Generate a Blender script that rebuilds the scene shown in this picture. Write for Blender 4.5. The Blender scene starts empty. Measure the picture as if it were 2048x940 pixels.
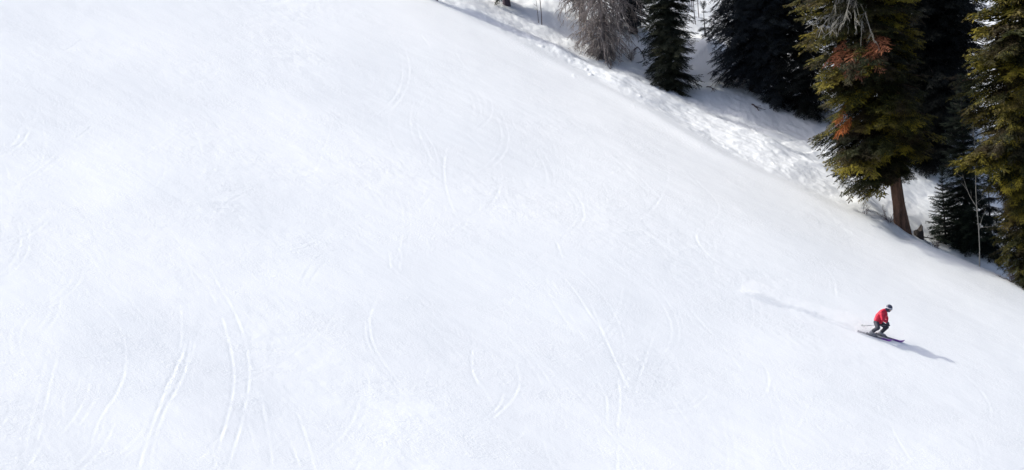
import bpy, bmesh, math, random
import numpy as np
from mathutils import Vector, Matrix

# ------------------------------------------------------------------ camera
HFOV = math.radians(21.0)
PITCH = math.radians(-8.0)
ROLL = math.radians(4.0)
TAN = math.tan(HFOV / 2)
FWD = np.array([0, math.cos(PITCH), math.sin(PITCH)])
UP0 = np.array([0, -math.sin(PITCH), math.cos(PITCH)])
RT0 = np.array([1.0, 0, 0])
RIGHT = math.cos(ROLL) * RT0 - math.sin(ROLL) * UP0
UP = math.sin(ROLL) * RT0 + math.cos(ROLL) * UP0

sc = bpy.context.scene
C = sc.collection
cam = bpy.data.cameras.new('camera')
cam.sensor_width = 36
cam.lens = 18 / TAN
cam.clip_start = 0.5
cam.clip_end = 3000
camo = bpy.data.objects.new('camera', cam)
C.objects.link(camo)
camo.matrix_world = Matrix(((RIGHT[0], UP[0], -FWD[0], 0), (RIGHT[1], UP[1], -FWD[1], 0),
                            (RIGHT[2], UP[2], -FWD[2], 0), (0, 0, 0, 1)))
sc.camera = camo

# ------------------------------------------------------------------ sky, sun, exposure
SUN_AZ = math.radians(160)      # from +x, counter-clockwise: the sun stands to the left and a little behind the slope
SUN_EL = math.radians(43.5)
w = bpy.data.worlds.new('World')
sc.world = w
w.use_nodes = True
wn = w.node_tree
bg = wn.nodes['Background']
sky = wn.nodes.new('ShaderNodeTexSky')
sky.sky_type = 'NISHITA'
sky.sun_disc = False
sky.sun_elevation = SUN_EL
sky.sun_rotation = math.radians(90) - SUN_AZ
sky.altitude = 500
sky.air_density = 0.7
sky.dust_density = 6.0
sky.ozone_density = 1.0
hs = wn.nodes.new('ShaderNodeHueSaturation')       # thin high cloud takes the blue out of the sky
hs.inputs['Saturation'].default_value = 0.80
wn.links.new(sky.outputs[0], hs.inputs['Color'])
wn.links.new(hs.outputs[0], bg.inputs[0])
bg.inputs[1].default_value = 0.15
sun = bpy.data.lights.new('sun', 'SUN')
sun.energy = 2.0
sun.angle = math.radians(1.5)
sun.color = (1.0, 0.975, 0.87)
suno = bpy.data.objects.new('sun', sun)
C.objects.link(suno)
SUN = Vector((math.cos(SUN_EL) * math.cos(SUN_AZ), math.cos(SUN_EL) * math.sin(SUN_AZ), math.sin(SUN_EL)))
suno.rotation_euler = SUN.to_track_quat('Z', 'Y').to_euler()
sc.view_settings.view_transform = 'Standard'
sc.view_settings.look = 'None'
sc.view_settings.gamma = 1
sc.view_settings.use_curve_mapping = False
sc.view_settings.exposure = 0.63
sc.render.engine = 'CYCLES'
sc.cycles.max_bounces = 6
sc.cycles.diffuse_bounces = 3
sc.cycles.volume_bounces = 3
sc.cycles.transparent_max_bounces = 8


# ------------------------------------------------------------------ small helpers
def ray(px, py):
    u = (px - 1024) / 1024 * TAN
    v = -(py - 470) / 1024 * TAN
    return FWD + u * RIGHT + v * UP


def at_depth(px, py, y):
    r = ray(px, py)
    return r * (y / r[1])


def mesh_obj(name, V, F, mat, parent=None, smooth=False, attr=None):
    """V (n,3) array, F (m,k) int array or list of tuples -> one mesh object (coordinates relative to the parent)"""
    me = bpy.data.meshes.new(name)
    if isinstance(F, np.ndarray):
        k = F.shape[1]
        me.vertices.add(len(V))
        me.vertices.foreach_set('co', np.asarray(V, np.float32).ravel())
        me.loops.add(F.size)
        me.loops.foreach_set('vertex_index', F.astype(np.int32).ravel())
        me.polygons.add(len(F))
        me.polygons.foreach_set('loop_start', np.arange(0, F.size, k, dtype=np.int32))
        me.polygons.foreach_set('loop_total', np.full(len(F), k, np.int32))
        me.update(calc_edges=True)
    else:
        me.from_pydata([tuple(map(float, v)) for v in V], [], F)
    if smooth:
        me.polygons.foreach_set('use_smooth', np.ones(len(me.polygons), bool))
    if attr is not None:
        a = me.attributes.new('tone', 'FLOAT', 'POINT')
        a.data.foreach_set('value', np.asarray(attr, np.float32))
    me.materials.append(mat)
    o = bpy.data.objects.new(name, me)
    C.objects.link(o)
    if parent is not None:
        o.parent = parent
    return o


def tag(o, label=None, cat=None, group=None, kind=None):
    if label: o['label'] = label
    if cat: o['category'] = cat
    if group: o['group'] = group
    if kind: o['kind'] = kind
    return o


def empty(name, loc, label, cat, group=None):
    o = bpy.data.objects.new(name, None)
    o.empty_display_size = 0.2
    C.objects.link(o)
    o.location = tuple(map(float, loc))
    return tag(o, label, cat, group)


def sstep(a, b, x):
    t = np.clip((x - a) / (b - a), 0, 1)
    return t * t * (3 - 2 * t)


def _hash(ix, iy, seed):
    h = (ix.astype(np.int64) * 374761393 + iy.astype(np.int64) * 668265263 + seed * 1442695041) & 0xFFFFFFFF
    h = ((h ^ (h >> 13)) * 1274126177) & 0xFFFFFFFF
    h = ((h ^ (h >> 16)) * 2246822519) & 0xFFFFFFFF
    return ((h ^ (h >> 15)) & 0xFFFF) / 65535.0 * 2 * math.pi


def noise(x, y, seed=0):
    """2D gradient noise about -0.7..0.7"""
    x = np.asarray(x, float); y = np.asarray(y, float)
    ix = np.floor(x); iy = np.floor(y)
    fx = x - ix; fy = y - iy
    u = fx * fx * fx * (fx * (fx * 6 - 15) + 10)
    v = fy * fy * fy * (fy * (fy * 6 - 15) + 10)
    def g(dx, dy):
        a = _hash(ix + dx, iy + dy, seed)
        return np.cos(a) * (fx - dx) + np.sin(a) * (fy - dy)
    a = g(0, 0); b = g(1, 0); c = g(0, 1); d = g(1, 1)
    return (a + u * (b - a)) + v * ((c + u * (d - c)) - (a + u * (b - a)))


def fbm(x, y, seed, octv):
    s = 0; amp = 1
    for k in range(octv):
        s = s + amp * noise(x, y, seed + 17 * k)
        x = x * 2.03 + 3.1; y = y * 2.03 + 1.7; amp *= 0.5
    return s


# ------------------------------------------------------------------ materials
def new_mat(name):
    m = bpy.data.materials.new(name)
    m.use_nodes = True
    nt = m.node_tree
    b = nt.nodes['Principled BSDF']
    return m, nt, b


def simple(name, col, rough=0.6, metal=0.0, var=0.25, scale=20, bump=0.0):
    m, nt, b = new_mat(name)
    tc = nt.nodes.new('ShaderNodeTexCoord')
    n = nt.nodes.new('ShaderNodeTexNoise')
    n.inputs['Scale'].default_value = scale
    n.inputs['Detail'].default_value = 4
    nt.links.new(tc.outputs['Object'], n.inputs['Vector'])
    r = nt.nodes.new('ShaderNodeValToRGB')
    r.color_ramp.elements[0].position = 0.3
    r.color_ramp.elements[1].position = 0.7
    r.color_ramp.elements[0].color = tuple(c * (1 - var) for c in col) + (1,)
    r.color_ramp.elements[1].color = tuple(min(1, c * (1 + var)) for c in col) + (1,)
    nt.links.new(n.outputs[0], r.inputs[0])
    nt.links.new(r.outputs[0], b.inputs['Base Color'])
    b.inputs['Roughness'].default_value = rough
    b.inputs['Metallic'].default_value = metal
    if bump:
        bp = nt.nodes.new('ShaderNodeBump')
        bp.inputs['Strength'].default_value = 1
        bp.inputs['Distance'].default_value = bump
        nt.links.new(n.outputs[0], bp.inputs['Height'])
        nt.links.new(bp.outputs[0], b.inputs['Normal'])
    return m


def snow_mat():
    m, nt, b = new_mat('snow')
    tc = nt.nodes.new('ShaderNodeTexCoord')
    b.inputs['Roughness'].default_value = 0.75
    b.inputs['Specular IOR Level'].default_value = 0.15
    n0 = nt.nodes.new('ShaderNodeTexNoise')
    n0.inputs['Scale'].default_value = 0.12
    n0.inputs['Detail'].default_value = 6
    nt.links.new(tc.outputs['Object'], n0.inputs['Vector'])
    r = nt.nodes.new('ShaderNodeValToRGB')
    r.color_ramp.elements[0].position = 0.35
    r.color_ramp.elements[1].position = 0.65
    r.color_ramp.elements[0].color = (0.82, 0.85, 0.875, 1)
    r.color_ramp.elements[1].color = (0.855, 0.88, 0.90, 1)
    nt.links.new(n0.outputs[0], r.inputs[0])
    nt.links.new(r.outputs[0], b.inputs['Base Color'])
    # fine wind and groomer grain, a few centimetres across
    mp = nt.nodes.new('ShaderNodeMapping')
    mp.inputs['Rotation'].default_value = (0, 0, math.radians(-25))
    mp.inputs['Scale'].default_value = (1.0, 1.7, 1.0)
    nt.links.new(tc.outputs['Object'], mp.inputs['Vector'])
    n1 = nt.nodes.new('ShaderNodeTexNoise')
    n1.inputs['Scale'].default_value = 9.0
    n1.inputs['Detail'].default_value = 8
    n1.inputs['Roughness'].default_value = 0.62
    nt.links.new(mp.outputs[0], n1.inputs['Vector'])
    bp = nt.nodes.new('ShaderNodeBump')
    # the crust is rougher in some patches than in others
    n2 = nt.nodes.new('ShaderNodeTexNoise')
    n2.inputs['Scale'].default_value = 0.35
    n2.inputs['Detail'].default_value = 5
    nt.links.new(mp.outputs[0], n2.inputs['Vector'])
    mr = nt.nodes.new('ShaderNodeMapRange')
    mr.inputs[1].default_value = .38; mr.inputs[2].default_value = .64; mr.inputs[3].default_value = .35; mr.inputs[4].default_value = 1.0
    nt.links.new(n2.outputs[0], mr.inputs[0])
    nt.links.new(mr.outputs[0], bp.inputs['Strength'])
    bp.inputs['Distance'].default_value = SNOW_BUMP
    nt.links.new(n1.outputs[0], bp.inputs['Height'])
    nt.links.new(bp.outputs[0], b.inputs['Normal'])
    return m


SNOW_BUMP = 0.026


def foliage(name, dark, mid, light, transl=0.25, brown=None):
    m, nt, b = new_mat(name)
    at = nt.nodes.new('ShaderNodeAttribute')
    at.attribute_name = 'tone'
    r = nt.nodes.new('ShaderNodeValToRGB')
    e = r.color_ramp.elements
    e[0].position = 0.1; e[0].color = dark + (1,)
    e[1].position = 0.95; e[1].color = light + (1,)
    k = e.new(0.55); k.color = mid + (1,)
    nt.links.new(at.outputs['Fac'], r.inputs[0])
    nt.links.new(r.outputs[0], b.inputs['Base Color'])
    col = r.outputs[0]
    if brown:                                       # patches of old, thin brownish sprays
        tc = nt.nodes.new('ShaderNodeTexCoord')
        nz = nt.nodes.new('ShaderNodeTexNoise'); nz.inputs['Scale'].default_value = .8; nz.inputs['Detail'].default_value = 5
        nt.links.new(tc.outputs['Object'], nz.inputs['Vector'])
        mr = nt.nodes.new('ShaderNodeMapRange')
        mr.inputs[1].default_value = .46; mr.inputs[2].default_value = .66; mr.inputs[4].default_value = .8
        nt.links.new(nz.outputs[0], mr.inputs[0])
        mc = nt.nodes.new('ShaderNodeMix'); mc.data_type = 'RGBA'
        nt.links.new(mr.outputs[0], mc.inputs[0]); nt.links.new(col, mc.inputs[6]); mc.inputs[7].default_value = brown + (1,)
        col = mc.outputs[2]
        nt.links.new(col, b.inputs['Base Color'])
    b.inputs['Roughness'].default_value = 0.7
    b.inputs['Specular IOR Level'].default_value = 0.2
    t = nt.nodes.new('ShaderNodeBsdfTranslucent')
    nt.links.new(col, t.inputs['Color'])
    mx = nt.nodes.new('ShaderNodeMixShader')
    mx.inputs[0].default_value = transl
    out = nt.nodes['Material Output']
    nt.links.new(b.outputs[0], mx.inputs[1])
    nt.links.new(t.outputs[0], mx.inputs[2])
    nt.links.new(mx.outputs[0], out.inputs['Surface'])
    return m


def bark_mat(name, c0, c1, scale=6):
    m, nt, b = new_mat(name)
    tc = nt.nodes.new('ShaderNodeTexCoord')
    mp = nt.nodes.new('ShaderNodeMapping')
    mp.inputs['Scale'].default_value = (1, 1, 0.16)
    nt.links.new(tc.outputs['Object'], mp.inputs['Vector'])
    n = nt.nodes.new('ShaderNodeTexNoise')
    n.inputs['Scale'].default_value = scale
    n.inputs['Detail'].default_value = 7
    n.inputs['Roughness'].default_value = 0.7
    nt.links.new(mp.outputs[0], n.inputs['Vector'])
    r = nt.nodes.new('ShaderNodeValToRGB')
    r.color_ramp.elements[0].position = 0.35; r.color_ramp.elements[0].color = c0 + (1,)
    r.color_ramp.elements[1].position = 0.66; r.color_ramp.elements[1].color = c1 + (1,)
    nt.links.new(n.outputs[0], r.inputs[0])
    nt.links.new(r.outputs[0], b.inputs['Base Color'])
    b.inputs['Roughness'].default_value = 0.9
    bp = nt.nodes.new('ShaderNodeBump')
    bp.inputs['Distance'].default_value = 0.06
    nt.links.new(n.outputs[0], bp.inputs['Height'])
    nt.links.new(bp.outputs[0], b.inputs['Normal'])
    return m


# ------------------------------------------------------------------ the terrain
A_, B_ = 0.31, 0.27
_p = at_depth(1768, 680, 108.0)


def plane_z(x, y):
    return _p[2] - A_ * (x - _p[0]) + B_ * (y - _p[1])


def plane_hit(px, py):
    r = ray(px, py)
    k = (_p[2] + A_ * _p[0] - B_ * _p[1]) / (r[2] + A_ * r[0] - B_ * r[1])
    return k * r


# edge of the groomed run, where the piste gives way to rough snow
RIM_PX = [(760, -60), (870, 4), (950, 42), (1045, 88), (1140, 140), (1215, 178), (1300, 222), (1380, 272), (1460, 316),
          (1560, 362), (1660, 408), (1735, 440), (1800, 470), (1860, 497), (1930, 527), (1990, 552), (2048, 582), (2150, 630)]
RIM = np.array([plane_hit(*p)[:2] for p in RIM_PX])
d0 = RIM[0] - RIM[2]; d0 /= np.hypot(*d0)
d1 = RIM[-1] - RIM[-4]; d1 /= np.hypot(*d1)
RIMX = np.vstack([RIM[0] + d0 * 400, RIM, RIM[-1] + d1 * 400])
# per rim point: distance of the outer crest, drop behind the crest
CREST = np.interp(np.arange(len(RIMX)), [0, 3, 5, 7, 9, 10, 11, 12, 13, 14, 19], [1.2, 1.4, 1.5, 3.2, 4.2, 3.6, 2.0, 0.9, 0.5, 0.4, 0.4])
DROP = np.interp(np.arange(len(RIMX)), [0, 3, 6, 8, 9, 10, 11, 13, 15, 19], [0.5, 0.5, 0.9, 0.9, 0.5, 0.4, 0.5, 1.0, 1.6, 1.7])


def rim_coords(x, y):
    shp = x.shape
    x = x.ravel(); y = y.ravel()
    best = np.full(x.shape, 1e18); s = np.zeros(x.shape); par = np.zeros(x.shape)
    for i in range(len(RIMX) - 1):
        a = RIMX[i]; d = RIMX[i + 1] - a; L2 = d @ d
        t = np.clip(((x - a[0]) * d[0] + (y - a[1]) * d[1]) / L2, 0, 1)
        qx = x - a[0] - t * d[0]; qy = y - a[1] - t * d[1]
        dd = qx * qx + qy * qy
        k = dd < best
        best[k] = dd[k]
        cr = d[0] * qy - d[1] * qx
        s[k] = (np.sign(cr) * np.sqrt(dd))[k]
        par[k] = (i + t)[k]
    return s.reshape(shp), par.reshape(shp)


MOUND = plane_hit(1416, 92)[:2]
HOLLOW = plane_hit(1806, 466)[:2]


def height(x, y, s=None, par=None):
    """the ground at metre scale"""
    x = np.asarray(x, float); y = np.asarray(y, float)
    if s is None:
        s, par = rim_coords(np.atleast_1d(x), np.atleast_1d(y))
        s = s.reshape(x.shape); par = par.reshape(x.shape)
    idx = np.arange(len(RIMX))
    wv = s - np.interp(par, idx, CREST)
    D = np.interp(par, idx, DROP)
    z = plane_z(x, y)
    z = z + 0.10 * noise(x / 17, y / 17, 5) * sstep(-1, -9, s) + 0.10 * noise(x / 6, y / 8, 9) * sstep(-0.5, -4, s)
    z = z + 0.12 * noise((x * .85 - y * .53) / 14, (x * .53 + y * .85) / 4.5, 13) * sstep(-0.5, -4, s)
    z = z + (0.06 + .05 * noise(x / 2.5, y / 2.5, 15)) * np.exp(-((s + 0.2) / 0.6) ** 2)                    # soft ridge the groomer leaves
    z = z - 0.10 * sstep(-0.3, 1.4, s) * (1 - sstep(-0.4, 0.6, wv)) - D * sstep(-0.2, 2.4, wv)
    rough = sstep(0.2, 1.6, s)
    z = z + rough * (0.36 * noise(x / 3.6, y / 4.2, 21) + 0.10 * noise(x / 1.4, y / 1.9, 22))
    z = z + 0.10 * np.clip(wv - 4, 0, 40) + rough * sstep(3, 12, s) * 0.9 * noise(x / 9, y / 9, 31)
    z = z + 0.75 * np.exp(-(((x - MOUND[0]) / 1.0) ** 2 + ((y - MOUND[1]) / 1.5) ** 2))
    z = z - 0.22 * np.exp(-(((x - HOLLOW[0]) / .6) ** 2 + ((y - HOLLOW[1]) / .9) ** 2))
    return z


def ground_hit(px, py):
    r = ray(px, py)
    ys = np.arange(70, 230, 0.1)
    P = r[None] / r[1] * ys[:, None]
    below = P[:, 2] < height(P[:, 0], P[:, 1])
    i = int(np.argmax(below)) if below.any() else len(ys) - 1
    return P[i]


def ground(px, py, push=0.0):
    """the place on the ground seen at a spot of the photograph, or that many metres further back"""
    p = ground_hit(px, py)
    q = p[:2] * (1 + push / p[1])
    return np.array([q[0], q[1], float(height(np.array([q[0]]), np.array([q[1]]))[0])])


def grow(a, b, n, first):
    """n growing steps from a to b"""
    k = 1.0
    lo, hi = 1.0, 1.6
    for _ in range(60):
        k = (lo + hi) / 2
        tot = first * (k ** n - 1) / (k - 1)
        if tot > abs(b - a): hi = k
        else: lo = k
    st = first * k ** np.arange(n)
    return a + np.sign(b - a) * np.cumsum(st)


gx = np.concatenate([grow(-24.5, -380, 40, 0.08)[::-1], np.arange(-24.5, 28.0, 0.05), grow(28.0, 380, 40, 0.08)])
gy = np.concatenate([grow(77, -150, 34, 0.12)[::-1], np.arange(77, 132, 0.1), np.arange(132, 158, 0.17), grow(158, 620, 44, 0.2)])
X, Y = np.meshgrid(gx, gy)
S, PAR = rim_coords(X, Y)
Z = height(X, Y, S, PAR)
pis = sstep(0.3, -1.5, S)
roughm = sstep(0.1, 1.2, S)
near = sstep(60, 75, Y) * sstep(175, 150, Y) * sstep(-40, -26, X) * sstep(45, 30, X)
# groomed and skied-out surface: broad skid patches, short scuffs, grain
ca, sa = math.cos(math.radians(-32)), math.sin(math.radians(-32))
U = X * ca + Y * sa; W = -X * sa + Y * ca
patch = np.clip(0.5 + 1.1 * fbm(X / 7 + 3, Y / 9, 41, 3), 0, 1)
Z += near * pis * (0.016 * fbm(U / 1.9, W / 0.8, 51, 3) + 0.014 * patch ** 2 * fbm(U / 0.55, W / 0.24, 52, 3)
                   + 0.003 * patch * noise(X / 0.16, Y / 0.2, 53))
Z += near * roughm * (0.11 * np.abs(fbm(U / 1.6, W / 0.7, 61, 4)) + 0.03 * fbm(U / 0.5, W / 0.3, 62, 3))
# clods thrown up along the outside of the groomed edge
clod = np.clip(fbm(X / 0.33, Y / 0.5, 71, 2) - 0.38, 0, 1) * np.clip(.3 + 2.4 * noise(X / 2.3, Y / 3.1, 72), 0, 1.3) * np.exp(-((S - 0.9) / 1.1) ** 2)
Z += near * 0.3 * clod


def smooth_path(pts, step=0.07):
    P = np.array(pts, float)
    P = np.vstack([2 * P[0] - P[1], P, 2 * P[-1] - P[-2]])
    out = []
    for i in range(1, len(P) - 2):
        p0, p1, p2, p3 = P[i - 1], P[i], P[i + 1], P[i + 2]
        n = max(2, int(np.hypot(*(p2 - p1)) / step))
        t = np.linspace(0, 1, n, endpoint=False)[:, None]
        out.append(0.5 * ((2 * p1) + (-p0 + p2) * t + (2 * p0 - 5 * p1 + 4 * p2 - p3) * t ** 2 + (-p0 + 3 * p1 - 3 * p2 + p3) * t ** 3))
    return np.vstack(out + [P[-2][None]])


def carve(pts, depth=0.05, width=0.04, ridge=0.55, side=1, fade=(0.15, 0.15), seed=0):
    """cut one ski groove with a thrown-up lip into the snow"""
    path = smooth_path(pts)
    n = len(path)
    seg = np.gradient(path, axis=0)
    seg /= np.maximum(1e-6, np.hypot(seg[:, 0], seg[:, 1]))[:, None]
    u = np.linspace(0, 1, n)
    amp = np.clip(np.minimum(u / max(fade[0], 1e-3), (1 - u) / max(fade[1], 1e-3)), 0, 1) ** 0.7
    amp = amp * np.clip(0.75 + 0.9 * noise(u * n * 0.025, np.full(n, seed * 7.3), 90) + 1.1 * noise(u * n * 0.13, np.full(n, seed * 3.1), 91), 0.0, 1.5)
    R = width * 4.5
    acc = {}
    x0, x1 = path[:, 0].min() - R, path[:, 0].max() + R
    y0, y1 = path[:, 1].min() - R, path[:, 1].max() + R
    i0, i1 = np.searchsorted(gx, [x0, x1]); j0, j1 = np.searchsorted(gy, [y0, y1])
    if i1 <= i0 or j1 <= j0: return
    SX = X[j0:j1, i0:i1]; SY = Y[j0:j1, i0:i1]
    best = np.full(SX.shape, 1e9); off = np.zeros(SX.shape); am = np.zeros(SX.shape)
    for k in range(0, n, 1):
        a0, a1 = np.searchsorted(gx[i0:i1], [path[k, 0] - R, path[k, 0] + R])
        b0, b1 = np.searchsorted(gy[j0:j1], [path[k, 1] - R, path[k, 1] + R])
        if a1 <= a0 or b1 <= b0: continue
        dx = SX[b0:b1, a0:a1] - path[k, 0]; dy = SY[b0:b1, a0:a1] - path[k, 1]
        dd = dx * dx + dy * dy
        m = dd < best[b0:b1, a0:a1]
        best[b0:b1, a0:a1][m] = dd[m]
        off[b0:b1, a0:a1][m] = (seg[k, 0] * dy - seg[k, 1] * dx)[m]
        am[b0:b1, a0:a1][m] = amp[k]
    far = best > R * R
    o = off * side
    prof = -np.exp(-(o / width) ** 2) + ridge * np.exp(-((o - 2.0 * width) / (1.1 * width)) ** 2)
    Z[j0:j1, i0:i1] += np.where(far, 0, 0.165 * depth * am * prof)


def track(px_pts, **k):
    carve([plane_hit(*p)[:2] for p in px_pts], **k)


def twin(px_pts, gap=(20, 2), **k):
    track(px_pts, **k)
    k['seed'] = k.get('seed', 0) + 1
    track([(a + gap[0], b + gap[1]) for a, b in px_pts], **k)


# lower left
track([(60, 480), (140, 560), (205, 620), (240, 665), (250, 710), (246, 755), (228, 795), (205, 825), (185, 870), (178, 940)], depth=0.05, seed=1)
track([(330, 440), (360, 490), (405, 520), (440, 580), (470, 630), (490, 690), (497, 750), (485, 830), (465, 900), (448, 950)], depth=0.06, seed=2)
track([(350, 500), (400, 560), (430, 605), (450, 660), (466, 740), (460, 810), (440, 880), (425, 945)], depth=0.055, seed=3)
track([(375, 665), (360, 720), (335, 770), (315, 820), (300, 860), (285, 900), (272, 950)], depth=0.05, seed=4)
track([(390, 668), (380, 720), (352, 780), (325, 830), (305, 890), (300, 940)], depth=0.045, seed=5)
track([(535, 800), (560, 840), (580, 880), (602, 945)], depth=0.055, seed=6, fade=(0.4, 0.02))
track([(590, 815), (610, 870), (630, 945)], depth=0.05, seed=7, fade=(0.4, 0.02))
track([(490, 830), (505, 880), (525, 950)], depth=0.03, seed=8)
track([(520, 790), (535, 870), (545, 940)], depth=0.03, seed=38)
# middle
track([(752, 605), (738, 640), (742, 680), (762, 720), (800, 770), (850, 815), (930, 880)], depth=0.055, seed=9, fade=(.1, .5))
track([(735, 625), (730, 670), (745, 710), (785, 765), (830, 820)], depth=0.04, seed=10)
track([(925, 640), (945, 680), (942, 715), (945, 745), (962, 780)], depth=0.05, seed=11)
track([(1030, 720), (1037, 760), (1025, 790), (1000, 820), (968, 848)], depth=0.055, seed=12, fade=(.4, .05))
track([(1008, 770), (1000, 800), (985, 822), (962, 842)], depth=0.055, seed=13, fade=(.3, .05))
track([(1110, 480), (1125, 520)], depth=0.05, seed=14)
track([(1100, 530), (1145, 580), (1175, 625), (1200, 660), (1225, 710), (1250, 765), (1285, 815)], depth=0.055, seed=15)
track([(1175, 600), (1200, 655), (1230, 720), (1255, 770)], depth=0.045, seed=16)
track([(1190, 760), (1210, 790), (1213, 845)], depth=0.04, seed=17)
track([(1235, 750), (1238, 800), (1233, 850)], depth=0.05, seed=18, fade=(.3, .05))
track([(1235, 885), (1232, 945)], depth=0.05, seed=19)
track([(780, 480), (800, 505), (795, 540)], depth=0.05, seed=20)
track([(777, 500), (780, 540)], depth=0.04, seed=21)
track([(745, 385), (765, 410)], depth=0.05, seed=22)
track([(735, 370), (752, 400), (770, 420)], depth=0.04, seed=23)
track([(430, 445), (445, 415), (490, 385), (530, 375)], depth=0.04, seed=24)
track([(600, 575), (615, 545), (640, 515), (690, 495)], depth=0.03, seed=25)
track([(615, 580), (628, 555), (655, 520)], depth=0.025, seed=26)
track([(150, 275), (170, 260), (185, 248)], depth=0.05, seed=27)
track([(85, 95), (130, 98), (165, 75)], depth=0.04, seed=28)
# right
track([(1365, 330), (1395, 365), (1425, 395), (1438, 420), (1430, 438), (1405, 448)], depth=0.05, seed=29)
track([(1395, 455), (1393, 480), (1420, 515), (1460, 540), (1520, 570)], depth=0.045, seed=30)
track([(1290, 280), (1350, 330), (1400, 380)], depth=0.03, seed=31)
track([(1440, 400), (1500, 440), (1570, 480), (1620, 500)], depth=0.03, seed=32)
track([(1640, 530), (1665, 560), (1672, 600)], depth=0.05, seed=33)
track([(1655, 520), (1675, 550)], depth=0.05, seed=34)
track([(1800, 620), (1900, 665), (2048, 725)], depth=0.035, seed=35, fade=(.3, .02))
track([(1640, 650), (1680, 680), (1715, 705)], depth=0.045, seed=36)
track([(1600, 520), (1680, 545), (1760, 600)], depth=0.025, seed=37)
track([(930, 265), (960, 290)], depth=0.05, seed=39)
track([(1160, 425), (1190, 420), (1210, 405)], depth=0.04, seed=40)
track([(840, 70), (860, 95)], depth=0.04, seed=41)
track([(1060, 90), (1090, 85)], depth=0.05, seed=42)
# the groove the skier has just cut
track([(1488, 586), (1530, 599), (1590, 619), (1650, 641), (1700, 659), (1722, 667)], depth=0.16, seed=60, fade=(.3, .01))
track([(1500, 583), (1540, 596), (1600, 616), (1660, 638), (1732, 664)], depth=0.14, seed=61, fade=(.3, .01))
rs = random.Random(4)
for k in range(230):                                    # old, half-blown-over arcs all over the run
    px, py = rs.uniform(-20, 1900), rs.uniform(20, 930)
    p = plane_hit(px, py)[:2]
    if float(rim_coords(np.array([p[0]]), np.array([p[1]]))[0][0]) > -2: continue
    a = rs.uniform(-1.9, -0.5); cur = rs.uniform(-.25, .25); L = rs.uniform(3, 14)
    pts = [p]
    for q in range(6):
        p = p + np.array([math.cos(a), math.sin(a)]) * L / 6; a += cur; pts.append(p)
    dd = rs.uniform(.010, .036)
    carve(pts, depth=dd, seed=100 + k, fade=(.35, .35))
    if rs.random() < .6:
        carve([q + np.array([.3, .12]) for q in pts], depth=dd, seed=200 + k, fade=(.35, .35))

nx, ny = len(gx), len(gy)
idx = np.arange(nx * ny).reshape(ny, nx)
F = np.stack([idx[:-1, :-1], idx[:-1, 1:], idx[1:, 1:], idx[1:, :-1]], -1).reshape(-1, 4)
SNOW = snow_mat()
gr = mesh_obj('snow_ground', np.stack([X.ravel(), Y.ravel(), Z.ravel()], 1), F, SNOW, smooth=True)
tag(gr, kind='structure')


# ------------------------------------------------------------------ tree building
def tube(path, radii, sides=5):
    """tapered tube along a path -> verts, quad faces"""
    P = np.asarray(path, float); n = len(P)
    T = np.gradient(P, axis=0)
    T /= np.maximum(1e-9, np.linalg.norm(T, axis=1))[:, None]
    ref = np.array([0, 0, 1.0]) if abs(T[0, 2]) < 0.9 else np.array([1.0, 0, 0])
    A = np.cross(T, ref); A /= np.maximum(1e-9, np.linalg.norm(A, axis=1))[:, None]
    B = np.cross(T, A)
    ang = np.linspace(0, 2 * math.pi, sides, endpoint=False)
    V = P[:, None] + np.asarray(radii)[:, None, None] * (np.cos(ang)[None, :, None] * A[:, None] + np.sin(ang)[None, :, None] * B[:, None])
    i = np.arange(n - 1)[:, None] * sides; j = np.arange(sides)[None]; j2 = (j + 1) % sides
    Fq = np.stack([i + j, i + j2, i + sides + j2, i + sides + j], -1).reshape(-1, 4)
    return V.reshape(-1, 3), Fq


class Soup:
    def __init__(s): s.V = []; s.F = []; s.T = []; s.n = 0
    def add(s, V, F, tone=0.5):
        s.V.append(V); s.F.append(F + s.n); s.n += len(V)
        s.T.append(np.full(len(V), tone) if np.isscalar(tone) else tone)
    def obj(s, name, mat, parent, smooth=False):
        return mesh_obj(name, np.vstack(s.V), np.vstack(s.F), mat, parent, smooth, np.concatenate(s.T))


def bough_template(rng, ntw=20, per=5, wide=0.46, hang=0.16, fat=1.0, flat=.7):
    """a flat needle spray of unit length along +x: quads (n,4,3)"""
    Q = []
    def leaf(c, d, l, wd, up):
        d = d / np.linalg.norm(d)
        side = np.cross(d, up); side /= max(1e-6, np.linalg.norm(side))
        roll = rng.normal(0, flat)
        nn = np.cross(side, d)
        side = side * math.cos(roll) + nn * math.sin(roll)
        Q.append(np.array([c - d * l * .5, c + side * wd * .5 - d * l * .08, c + d * l * .55, c - side * wd * .5 + d * l * .05]))
    up = np.array([0, 0, 1.0])
    for i in range(ntw):
        s = 0.06 + 0.92 * (i + rng.uniform(-.3, .3)) / ntw
        for sd in (-1, 1):
            lt = wide * min(1, s / .22) * (1 - s) ** 0.65 * rng.uniform(.6, 1.15) + 0.05
            an = math.radians(rng.uniform(38, 66))
            d = np.array([math.cos(an), sd * math.sin(an), -hang * rng.uniform(.2, 1.8)])
            base = np.array([s, 0, rng.normal(0, .012)])
            for k in range(per):
                f = (k + .5) / per
                c = base + d * lt * f + np.array([0, 0, -.10 * lt * f * f]) + rng.normal(0, .012, 3)
                dd = d + rng.normal(0, .35, 3) + np.array([.25, 0, 0])
                leaf(c, dd, lt / per * rng.uniform(1.3, 2.1) + .03, fat * rng.uniform(.022, .042), up)
        leaf(np.array([s, 0, .015]) + rng.normal(0, .01, 3), np.array([1, rng.normal(0, .5), rng.normal(.1, .3)]), .1, .04, up)
    return np.array(Q)


_rng = np.random.default_rng(3)
SPRAY = [bough_template(_rng) for _ in range(6)]
SPRAY_S = [bough_template(_rng, 13, 4, .5, .12) for _ in range(5)]
SPRAY_T = [bough_template(_rng, 8, 3, .5, .05, 1.7, .4) for _ in range(6)]


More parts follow.
